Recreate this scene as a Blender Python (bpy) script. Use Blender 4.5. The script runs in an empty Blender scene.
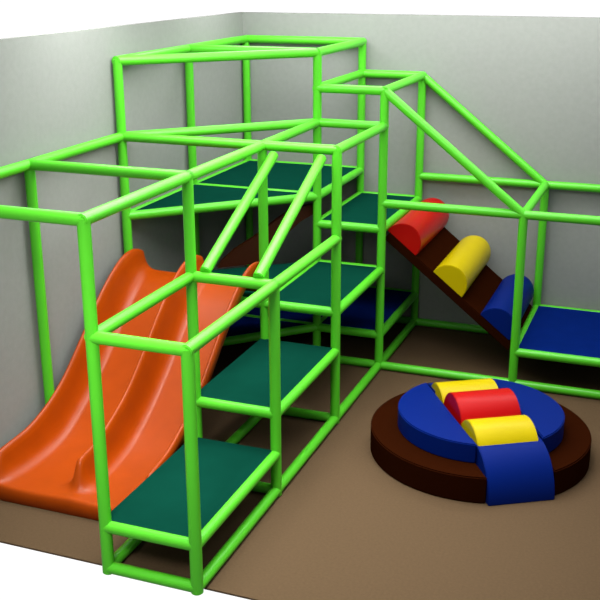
import bpy, bmesh, math
from mathutils import Vector, Matrix, noise

C = bpy.context.scene.collection
R_ = 0.0365
X = dict(z=0.0, a=1.176, b=1.755, c=2.927, d=4.10)
Y = [0.0, -1.218, -2.399, -3.605, -4.8]
Z = dict(B=.038, m=1.482, u=2.135, D=1.506, H=1.491, R=.319, S=2.419, T=2.706, d1=.311, d2=.599, d3=.911, d4=1.267)

# ------------------------------------------------------------------ materials
def s2l(c):
    return tuple(((v/255)/12.92 if v/255 <= .04045 else ((v/255+.055)/1.055)**2.4) for v in c) + (1,)

def mat(name, rgb, rough=.5, spec=.5, vary=.06, scale=6., bump=0., bscale=200., coat=0., metal=0.):
    m = bpy.data.materials.new(name); m.use_nodes = True
    nt = m.node_tree; p = nt.nodes['Principled BSDF']
    col = s2l(rgb)
    p.inputs['Roughness'].default_value = rough
    p.inputs['Specular IOR Level'].default_value = spec
    p.inputs['Coat Weight'].default_value = coat
    p.inputs['Coat Roughness'].default_value = .25
    tc = nt.nodes.new('ShaderNodeTexCoord')
    n = nt.nodes.new('ShaderNodeTexNoise'); n.inputs['Scale'].default_value = scale; n.inputs['Detail'].default_value = 5
    r = nt.nodes.new('ShaderNodeValToRGB')
    r.color_ramp.elements[0].position = .3; r.color_ramp.elements[1].position = .7
    r.color_ramp.elements[0].color = tuple(v*(1-vary) for v in col[:3]) + (1,)
    r.color_ramp.elements[1].color = tuple(min(1, v*(1+vary)) for v in col[:3]) + (1,)
    nt.links.new(tc.outputs['Object'], n.inputs['Vector'])
    nt.links.new(n.outputs['Fac'], r.inputs['Fac'])
    nt.links.new(r.outputs['Color'], p.inputs['Base Color'])
    if bump:
        n2 = nt.nodes.new('ShaderNodeTexNoise'); n2.inputs['Scale'].default_value = bscale; n2.inputs['Detail'].default_value = 3
        b = nt.nodes.new('ShaderNodeBump'); b.inputs['Strength'].default_value = bump; b.inputs['Distance'].default_value = .004
        nt.links.new(tc.outputs['Object'], n2.inputs['Vector'])
        nt.links.new(n2.outputs['Fac'], b.inputs['Height'])
        nt.links.new(b.outputs['Normal'], p.inputs['Normal'])
    return m

M = dict(
    green=mat('green_pipe', (80, 190, 36), .35, .38, .03, 3),
    teal=mat('teal_mat', (7, 55, 43), .8, .0, .05, 8, .15, 300),
    navy=mat('navy_mat', (6, 28, 92), .8, .0, .05, 8, .15, 300),
    blue=mat('blue_vinyl', (2, 26, 98), .45, .05, .03, 4),
    yellow=mat('yellow_vinyl', (178, 159, 1), .35, .12, .03, 4),
    red=mat('red_vinyl', (162, 4, 5), .35, .15, .03, 4),
    brown=mat('brown_vinyl', (36, 12, 3), .7, .0, .06, 4),
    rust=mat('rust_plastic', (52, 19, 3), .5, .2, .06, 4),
    orange=mat('orange_plastic', (157, 60, 0), .36, .24, .05, 9, .10, 60),
    wall=mat('wall_paint', (135, 138, 133), .8, .1, .03, 25, .25, 120),
    floor=mat('floor_carpet', (84, 67, 48), .9, .05, .08, 60, .4, 400),
)

# ------------------------------------------------------------------ helpers
def link(name, bm, m, parent=None, smooth=None):
    bmesh.ops.recalc_face_normals(bm, faces=bm.faces)
    me = bpy.data.meshes.new(name); bm.to_mesh(me); bm.free()
    o = bpy.data.objects.new(name, me); me.materials.append(M[m]); C.objects.link(o)
    if parent is not None: o.parent = parent
    if smooth is not None:
        for p in me.polygons: p.use_smooth = True
        me.set_sharp_from_angle(angle=math.radians(smooth))
    return o

def to_parent(o):            # parts are built in world coordinates
    if o.parent: o.data.transform(Matrix.Translation(-o.parent.location))
    return o

def thing(name, label, cat, loc=(0, 0, 0), group=None):
    o = bpy.data.objects.new(name, None); C.objects.link(o)
    o.empty_display_size = .1; o.location = loc
    o['label'] = label; o['category'] = cat
    if group: o['group'] = group
    return o

def tag(o, label, cat, group=None):
    o['label'] = label; o['category'] = cat
    if group: o['group'] = group
    return o

def prism(pts, z0, z1, bev=0., seg=2):
    """vertical prism from a plan outline"""
    bm = bmesh.new()
    f = bm.faces.new([bm.verts.new((x, y, z0)) for x, y in pts])
    r = bmesh.ops.extrude_face_region(bm, geom=[f])
    bmesh.ops.translate(bm, vec=(0, 0, z1-z0), verts=[v for v in r['geom'] if isinstance(v, bmesh.types.BMVert)])
    bmesh.ops.recalc_face_normals(bm, faces=bm.faces)
    if bev:
        es = [e for e in bm.edges if len(e.link_faces) == 2 and e.calc_face_angle(0) > .6]
        bmesh.ops.bevel(bm, geom=es, offset=bev, segments=seg, affect='EDGES', clamp_overlap=True)
    return bm

def sweep_profile(prof, origin, ux, uz, axis, l0, l1, bev=.006):
    """closed 2D profile (p,q) -> origin + p*ux + q*uz, extruded along axis from l0 to l1"""
    bm = bmesh.new(); o = Vector(origin); ux = Vector(ux); uz = Vector(uz); ax = Vector(axis)
    f = bm.faces.new([bm.verts.new(o+ux*p+uz*q+ax*l0) for p, q in prof])
    r = bmesh.ops.extrude_face_region(bm, geom=[f])
    bmesh.ops.translate(bm, vec=ax*(l1-l0), verts=[v for v in r['geom'] if isinstance(v, bmesh.types.BMVert)])
    bmesh.ops.recalc_face_normals(bm, faces=bm.faces)
    if bev:
        es = [e for e in bm.edges if e.calc_face_angle(0) > .9]
        bmesh.ops.bevel(bm, geom=es, offset=bev, segments=2, affect='EDGES', clamp_overlap=True)
    return bm

def pipe_bm(p0, p1, r=R_, e0=0., e1=0., seg=20):
    p0 = Vector(p0); p1 = Vector(p1); d = (p1-p0).normalized()
    p0 = p0-d*e0; p1 = p1+d*e1; L = (p1-p0).length
    bm = bmesh.new()
    bmesh.ops.create_cone(bm, cap_ends=True, segments=seg, radius1=r, radius2=r, depth=L)
    es = [e for e in bm.edges if e.calc_face_angle(0) > 1]
    bmesh.ops.bevel(bm, geom=es, offset=r*.14, segments=2, affect='EDGES')
    q = d.to_track_quat('Z', 'Y')
    bmesh.ops.transform(bm, matrix=Matrix.Translation((p0+p1)/2) @ q.to_matrix().to_4x4(), verts=bm.verts)
    return bm

# ------------------------------------------------------------------ setting
def box(x0, x1, y0, y1, z0, z1):
    return prism([(x0, y0), (x1, y0), (x1, y1), (x0, y1)], z0, z1)
XR = 4.6; YF = -4.74; ZW = 2.951
for nm, bm, m in (('floor', box(-.05, XR, YF, .05, -.012, 0), 'floor'),
                  ('wall_left', box(-.10, -.05, YF, .10, -.012, ZW), 'wall'),
                  ('wall_back', box(-.05, XR, .05, .10, -.012, ZW), 'wall')):
    link(nm, bm, m)['kind'] = 'structure'

# ------------------------------------------------------------------ climbing frame
frame = thing('climbing_frame', 'bright green tubular pipe climbing frame filling the corner of the room', 'climbing frame', (X['a'], Y[2], 0))
def P(n, z):
    return (X[n[0]], Y[int(n[1])], Z[z])
def pipe(kind, p0, p1, e0=0., e1=0., r=R_):
    return to_parent(link(kind, pipe_bm(p0, p1, r, e0, e1), 'green', frame, 50))
for n, top in (('z0', 'T'), ('a0', 'T'), ('b0', 'S'), ('c0', 'H'), ('d0', 'H'),
               ('z1', 'T'), ('a1', 'T'), ('b1', 'S'), ('c1', 'H'), ('d1', 'H'),
               ('z2', 'T'), ('a2', 'u'), ('b2', 'u'), ('z3', 'u'), ('a3', 'u'), ('b3', 'm'),
               ('z4', 'u'), ('a4', 'u'), ('b4', 'm')):
    x, y, _ = P(n, 'B')
    pipe('post', (x, y, .002), (x, y, Z[top]), 0, .015)
rails = {
 'T': 'z0-a0 z1-a1 z2-a1 z0-z1 z1-z2 a0-a1',
 'S': 'a0-b0 a1-b1 b0-b1 a0-a1',
 'H': 'b0-c0 c0-d0 b1-c1 c1-d1 c0-c1 d0-d1',
 'u': 'z2-a1 z2-a2 a2-b2 a1-b1 b1-b2 a1-a2 a2-a3 a3-a4 z2-z3 z3-z4 z3-a3 z4-a4',
 'm': 'a4-b4 b4-b3 b3-b2 a4-a3 a3-b3',
 'D': 'z2-a1 a0-a1 z1-a1 z0-a0 z0-z1 z1-z2',
 'd4': 'a0-b0 a1-b1 a0-a1 b0-b1',
 'd3': 'z2-a2 a2-b2 a1-b1 b1-b2 a1-a2',
 'd2': 'a3-b3 b3-b2',
 'd1': 'a4-b4 b4-b3',
 'R': 'a1-b1 b0-b1 z2-a1 z1-a1 a0-a1 z0-a0 a0-b0 c0-c1 c0-d0 c1-d1 d0-d1',
 'B': 'a4-b4 b4-b3 b3-b2 b2-b1 b1-b0 a4-a3 a3-a2 a2-a1 a3-b3 a2-b2 a1-b1 b1-c1 c1-d1 b0-c0 c0-d0 a0-b0 d0-d1',
}
for z, s in rails.items():
    for e in s.split():
        p, q = e.split('-'); yy = p[0] == q[0]      # front-to-back rails run past the posts, cross rails butt against them
        ee = .026 if yy and z in 'umTS' else .008
        pipe('rail', P(p, z), P(q, z), ee, ee)
for r in ('0', '1'):
    pipe('sloping_rail', P('b'+r, 'S'), P('c'+r, 'H'), 0, 0)
for xx in (1.276, 1.647):
    pipe('sloping_rail', (xx, Y[2]-.02, Z['u']-.06), (xx, Y[3]+.01, Z['m']+.045), 0, .01)

# ------------------------------------------------------------------ deck panels
def deck(label, pts, ztop, m, group, name='deck_panel', th=.045):
    g = link(name, prism(pts, ztop-th, ztop, .006, 1), m)
    tag(g, label, 'deck', group); return g
e = .02
a, b, c, d = X['a'], X['b'], X['c'], X['d']
def rect(x0, x1, y0, y1, i=e): return [(x0+i, y1+i), (x1-i, y1+i), (x1-i, y0-i), (x0+i, y0-i)]
G1 = 'teal stair decks rising along the frame'
deck('lowest teal step deck at the front of the green frame', rect(a-.03, b, Y[3]-.02, Y[4], 0.0), Z['d1']+.034, 'teal', G1)
deck('second teal step deck up, beside the lower right edge of the orange slide', rect(a-.03, b, Y[2]-.02, Y[3], 0.0), Z['d2']+.034, 'teal', G1)
deck('third teal step deck up, under the two slanting green bars', rect(a, b, Y[1], Y[2]), Z['d3']+.026, 'teal', G1)
deck('fourth and highest teal step deck, at the head of the brown bolster ramp', rect(a, b, Y[0], Y[1]), Z['d4']+.026, 'teal', G1)
deck('triangular teal landing deck at the top of the orange slide', [(.02, Y[2]), (a-.02, Y[2]), (a-.02, Y[1]-.02), (.44, -1.80), (.02, -2.2)], Z['d3']+.026, 'teal', None)
deck('large rectangular teal deck of the upper level against both walls', rect(0, a, Y[0], Y[1]), Z['D']+.026, 'teal', None)
deck('triangular teal deck of the upper level with the slanting front edge', [(.02, Y[1]-.02), (.02, Y[2]+.04), (a-.04, Y[1]-.02)], Z['D']+.026, 'teal', None)
deck('dark blue low deck in the shade under the highest teal step deck', rect(a, b, Y[0], Y[1]), Z['R']+.026, 'navy', None)
deck('dark blue low deck in the corner underneath the large upper teal deck', rect(0, a, Y[0], Y[1]), Z['R']+.026, 'navy', None)
deck('triangular dark blue low deck behind the orange slide', [(.02, Y[1]-.02), (.02, Y[2]+.04), (a-.04, Y[1]-.02)], Z['R']+.026, 'navy', None)
deck('blue low deck at the right edge, at the foot of the bolster ramp', rect(c, d, Y[0], Y[1]), Z['R']+.03, 'navy', None)

# ------------------------------------------------------------------ bolster ramp
th = math.atan(.793); ux = Vector((math.cos(th), 0, -math.sin(th))); un_ = Vector((math.sin(th), 0, math.cos(th)))
ra = thing('bolster_ramp', 'brown padded ramp with red, yellow and blue bolsters leading down to blue deck', 'ramp', (2.9, -.6, Z['R']))
o0 = Vector((1.80, 0, 1.141-.793*(1.80-1.90)))
L = (2.905-1.80)/math.cos(th)
to_parent(link('ramp_board', sweep_profile([(0, 0), (L, 0), (L, -.075), (0, -.075)], o0, ux, un_, (0, 1, 0), -1.13, -.06, .008), 'brown', ra, 40))
for xm, col in ((1.905, 'red'), (2.315, 'yellow'), (2.735, 'blue')):
    r = .163; s = (xm-1.80)/math.cos(th)
    prof = [(s+r*math.cos(math.pi*k/28), r*1.09*math.sin(math.pi*k/28)-.001) for k in range(29)]
    o = to_parent(link('bolster', sweep_profile(prof, o0, ux, un_, (0, 1, 0), -1.125, -.07, .005), col, ra, 40))
    o['label'] = col + ' half-round bolster'

# ------------------------------------------------------------------ round soft-play island
cx, cy = 2.893, -2.47
u = Vector((.52, -.854)).normalized(); n = Vector((-u.y, u.x))
if n.x < 0: n = -n
isl = thing('padded_island', 'round padded soft-play island with blue, red and yellow blocks on a brown base', 'soft play island', (cx, cy, 0))
RB, HB, RD, HD = .79, .1926, .594, .334
W0, W1 = -.216, .250
def loc(al, ac): return (cx+u.x*al+n.x*ac, cy+u.y*al+n.y*ac)
def arc(r, t0, t1, k): return [(r*math.cos(t0+(t1-t0)*i/k), r*math.sin(t0+(t1-t0)*i/k)) for i in range(k+1)]
def slot_outline():
    A0, A1 = W0-.004, W1+.004; s = .39; pts = []
    t1 = math.asin(A1/RB); t0 = math.asin(A0/RB)
    pts += arc(RB, t1, math.pi-t1, 60)
    pts += [(-s, A1), (-s, A0)]
    pts += arc(RB, math.pi-t0, 2*math.pi+t0, 60)
    pts += [(s, A0), (s, A1)]
    return [loc(*q) for q in pts]
to_parent(link('base_disc', prism(slot_outline(), 0, HB, .008), 'brown', isl, 40))
def seg(wf, wb, sgn):         # cut at wf near the front ramp, wb at the far side
    t0 = math.asin(wf/RD); t1 = math.pi-math.asin(wb/RD)
    return [loc(al, sgn*ac) for al, ac in arc(RD, t0, t1, 50)]
to_parent(link('side_segment', prism(seg(.226, .240, -1), HB, HD, .007), 'blue', isl, 40))
to_parent(link('side_segment', prism(seg(.254, .275, 1), HB, HD, .007), 'blue', isl, 40))
u3 = Vector((u.x, u.y, 0)); n3 = Vector((n.x, n.y, 0)); ctr = Vector((cx, cy, 0)); up = Vector((0, 0, 1))
for al, zc, r, col, w1 in ((0.0, .240, .218, 'red', .236), (.362, .196, .213, 'yellow', .222), (-.365, .194, .192, 'yellow', .24)):
    prof = [(al+r*math.cos(math.pi*k/28), zc+r*math.sin(math.pi*k/28)) for k in range(29)]
    zb = HB+.001
    prof = prof[::1]+[(al-r, zb), (al+r, zb)] if zc > zb+.01 else prof
    o = to_parent(link('bolster', sweep_profile(prof, ctr, u3, up, n3, -.211, w1, .005), col, isl, 40))
    o['label'] = col + ' half-round bolster'
for sg in (1, -1):
    k_ = 22; prof = [(sg*(.50+.29*math.sin(math.pi/2*k/k_)), .318*math.cos(math.pi/2*k/k_)) for k in range(k_+1)]
    prof += [(sg*.40, 0), (sg*.40, .318)]
    o = to_parent(link('end_ramp', sweep_profile(prof, ctr, u3, up, n3, W0, W1, .005), 'blue', isl, 40))

# ------------------------------------------------------------------ double slide
def interp(tab, t):
    if t <= tab[0][0]: return tab[0][1]
    for i in range(len(tab)-1):
        t0, v0 = tab[i]; t1, v1 = tab[i+1]
        if t <= t1:
            h = (t-t0)/(t1-t0)
            m0 = (v1-v0)/(t1-t0); ml = (v0-tab[i-1][1])/(t0-tab[i-1][0]) if i else m0
            mr = (tab[i+2][1]-v1)/(tab[i+2][0]-t1) if i+2 < len(tab) else m0
            a0 = (ml+m0)/2*(t1-t0); a1 = (mr+m0)/2*(t1-t0)
            return v0*(2*h**3-3*h**2+1)+a0*(h**3-2*h**2+h)+v1*(-2*h**3+3*h**2)+a1*(h**3-h**2)
    return tab[-1][1]
# distance towards the front (= -y) -> height
FL = [(2.28, 1.055), (2.40, 1.04), (2.54, .975), (2.70, .865), (2.9, .70), (3.15, .50), (3.40, .33), (3.62, .215), (3.85, .150), (4.06, .125), (4.29, .118)]
CR = [(2.28, 1.205), (2.34, 1.228), (2.44, 1.245), (2.58, 1.225), (2.75, 1.145), (2.95, 1.01), (3.2, .795), (3.5, .555), (3.75, .425), (3.92, .36), (4.12, .325), (4.29, .295)]
x0, x1, xm = .034, 1.125, .582
def bump(x, c0, wtop, wbase):
    """1 on the crest, 0 on the floor"""
    dd = abs(x-c0)
    if dd <= wtop: return 1-.10*(dd/max(wtop, 1e-6))**2
    if dd >= wbase: return 0.
    t = (dd-wtop)/(wbase-wtop)
    return .90*(.58*(1-t)**7+.42*(1-t)**2.0)
def section(x, s):
    f = interp(FL, s); cr = interp(CR, s)
    kl = max(bump(x, x0+.014, .022, .13)*(1 if x < xm else 0), bump(x, x1-.016, .022, .13)*(1 if x > xm else 0))
    km = bump(x, xm, .022, .118+.05*max(0, min(1, (s-4.05)/.15)))
    fade = 1-max(0., min(1., (s-4.14)/.09)); fade = fade*fade*(3-2*fade)
    fs = 1-max(0., min(1., (s-(4.21 if x < xm else 4.17))/.11)); fs = fs*fs*(3-2*fs)
    top = max(0., min(1., (2.42-s)/.26)); km *= 1-.0*top
    # gentle dish in each lane
    dish = -.012*math.sin(math.pi*min(1, abs(x-xm)/(x1-xm)))
    return f+dish+(cr-f)*max(kl*fs, km*fade)
sl = thing('double_slide', 'glossy orange double-lane wavy slide beside the left wall', 'slide', ((x0+x1)/2, -3.3, 0))
bm = bmesh.new(); NX, NS = 160, 96; rows = []
xs = [x0+(x1-x0)*i/NX for i in range(NX+1)]
for j in range(NS+1):
    s = 2.28+(4.29-2.28)*j/NS
    zb = section(x0, s); ze = section(x1, s)
    dx = lambda x: x-.05*max(0, min(1, (s-3.68)/.5))**1.3*max(0, (xm-x)/(xm-x0))
    row = [(x0-.004, -s, zb-.09), (x0-.002, -s, zb-.03)]+[(x, -s, section(x, s)) for x in xs]+[(x1+.002, -s, ze-.03), (x1+.004, -s, ze-.09)]
    rows.append([(dx(x), y, z) for x, y, z in row])
last = rows[-1]
rows.insert(0, [(x, y+.006, min(z, .96)) for x, y, z in rows[0]])
for dy, dz in ((.010, .002), (.019, .009), (.024, .022)):
    rows.append([(x, y-dy, z-dz) for x, y, z in last])
rows.append([(x, y-.032, .004) for x, y, z in last])
for r_ in rows[-4:-1]:                 # keep the skirt above the floor
    for i, (x, y, z) in enumerate(r_): r_[i] = (x, y, max(z, .02))
V = [[bm.verts.new((x, y, max(z, .004))) for x, y, z in r_] for r_ in rows]
for j in range(len(V)-1):
    for i in range(len(V[0])-1):
        bm.faces.new((V[j][i], V[j][i+1], V[j+1][i+1], V[j+1][i]))
o = to_parent(link('slide_bed', bm, 'orange', sl, 70))
if o.data.polygons[NX*20+50].normal.z < 0: o.data.flip_normals()
sd = o.modifiers.new('thickness', 'SOLIDIFY'); sd.thickness = .010; sd.offset = -1

# curved side panel in the shade behind the landing
bm = bmesh.new()
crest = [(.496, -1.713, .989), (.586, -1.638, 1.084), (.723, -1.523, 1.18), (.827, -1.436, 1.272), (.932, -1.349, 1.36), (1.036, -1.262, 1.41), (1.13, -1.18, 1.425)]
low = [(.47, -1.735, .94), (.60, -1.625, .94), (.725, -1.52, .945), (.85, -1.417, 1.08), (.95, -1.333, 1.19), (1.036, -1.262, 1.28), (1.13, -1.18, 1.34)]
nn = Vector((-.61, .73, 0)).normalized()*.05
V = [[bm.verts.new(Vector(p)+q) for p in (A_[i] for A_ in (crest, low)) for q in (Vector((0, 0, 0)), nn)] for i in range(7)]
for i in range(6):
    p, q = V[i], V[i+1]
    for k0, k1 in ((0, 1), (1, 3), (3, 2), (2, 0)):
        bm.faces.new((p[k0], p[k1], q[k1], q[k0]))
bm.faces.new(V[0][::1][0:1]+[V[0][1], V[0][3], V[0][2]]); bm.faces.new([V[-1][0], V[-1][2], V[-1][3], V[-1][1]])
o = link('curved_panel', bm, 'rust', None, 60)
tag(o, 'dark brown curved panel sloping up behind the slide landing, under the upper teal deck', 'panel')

# ------------------------------------------------------------------ camera
cam = bpy.data.cameras.new('camera'); co = bpy.data.objects.new('camera', cam); C.objects.link(co)
co.location = (4.08540353, -9.23170933, 3.4151463); co.rotation_euler = (1.24897898, .00334519, .36467909)
cam.sensor_width = 36; cam.lens = 1016.70/600*36
bpy.context.scene.camera = co

# ------------------------------------------------------------------ light
AMB = .27
w = bpy.data.worlds.new('studio'); bpy.context.scene.world = w; w.use_nodes = True
nt = w.node_tree; bg = nt.nodes['Background']
tc = nt.nodes.new('ShaderNodeTexCoord'); dt = nt.nodes.new('ShaderNodeVectorMath'); dt.operation = 'DOT_PRODUCT'
dt.inputs[1].default_value = (-.339, .887, -.313)     # bright white studio backdrop on the far side only
mr = nt.nodes.new('ShaderNodeMapRange'); mr.interpolation_type = 'SMOOTHSTEP'
mr.inputs['From Min'].default_value = .72; mr.inputs['From Max'].default_value = .88
mr.inputs['To Min'].default_value = AMB; mr.inputs['To Max'].default_value = 1.1
nt.links.new(tc.outputs['Generated'], dt.inputs[0]); nt.links.new(dt.outputs['Value'], mr.inputs['Value'])
nt.links.new(mr.outputs['Result'], bg.inputs['Strength']); bg.inputs['Color'].default_value = (1, 1, 1, 1)
def area(name, loc, target, sx, sy, power, col=(1, 1, 1)):
    l = bpy.data.lights.new(name, 'AREA'); l.shape = 'RECTANGLE'; l.size = sx; l.size_y = sy; l.energy = power; l.color = col
    o = bpy.data.objects.new(name, l); C.objects.link(o); o.location = loc
    o.rotation_euler = (Vector(target)-Vector(loc)).to_track_quat('-Z', 'Y').to_euler(); return o
area('overhead_fill', (2.2, -2.4, 3.45), (2.2, -2.4, 0), 4.5, 4.7, 92)  # unseen panel over the whole room, added so the walls darken downwards
area('overhead_fill', (2.2, -2.4, 6.0), (2.2, -2.4, 0), 3.0, 3.0, 94)  # unseen higher panel, no real fitting, power fitted to the overall tones
area('overhead_fill', (2.2, -.75, 3.5), (2.2, -.1, 0), 4.4, .7, 70)  # unseen strip, added to brighten the top of the back wall
area('overhead_fill', (.8, -2.9, 3.5), (.0, -2.9, .3), .8, 4.2, 100)  # unseen strip, added to brighten the top of the left wall
area('front_fill', (2.2, -5.0, 7.0), (2.2, -4.4, 0), 2.5, 2.5, 66).data.spread = math.radians(50)  # unseen steep fill, added for the front while keeping the interior dark
area('front_fill', (1.9, -7.2, 3.2), (1.0, -4.5, .9), .8, .8, 13).data.spread = math.radians(54)  # unseen narrow fill, added to brighten the front posts

sc = bpy.context.scene
sc.view_settings.view_transform = 'Standard'; sc.view_settings.look = 'None'
sc.view_settings.exposure = 0; sc.view_settings.gamma = 1; sc.view_settings.use_curve_mapping = False
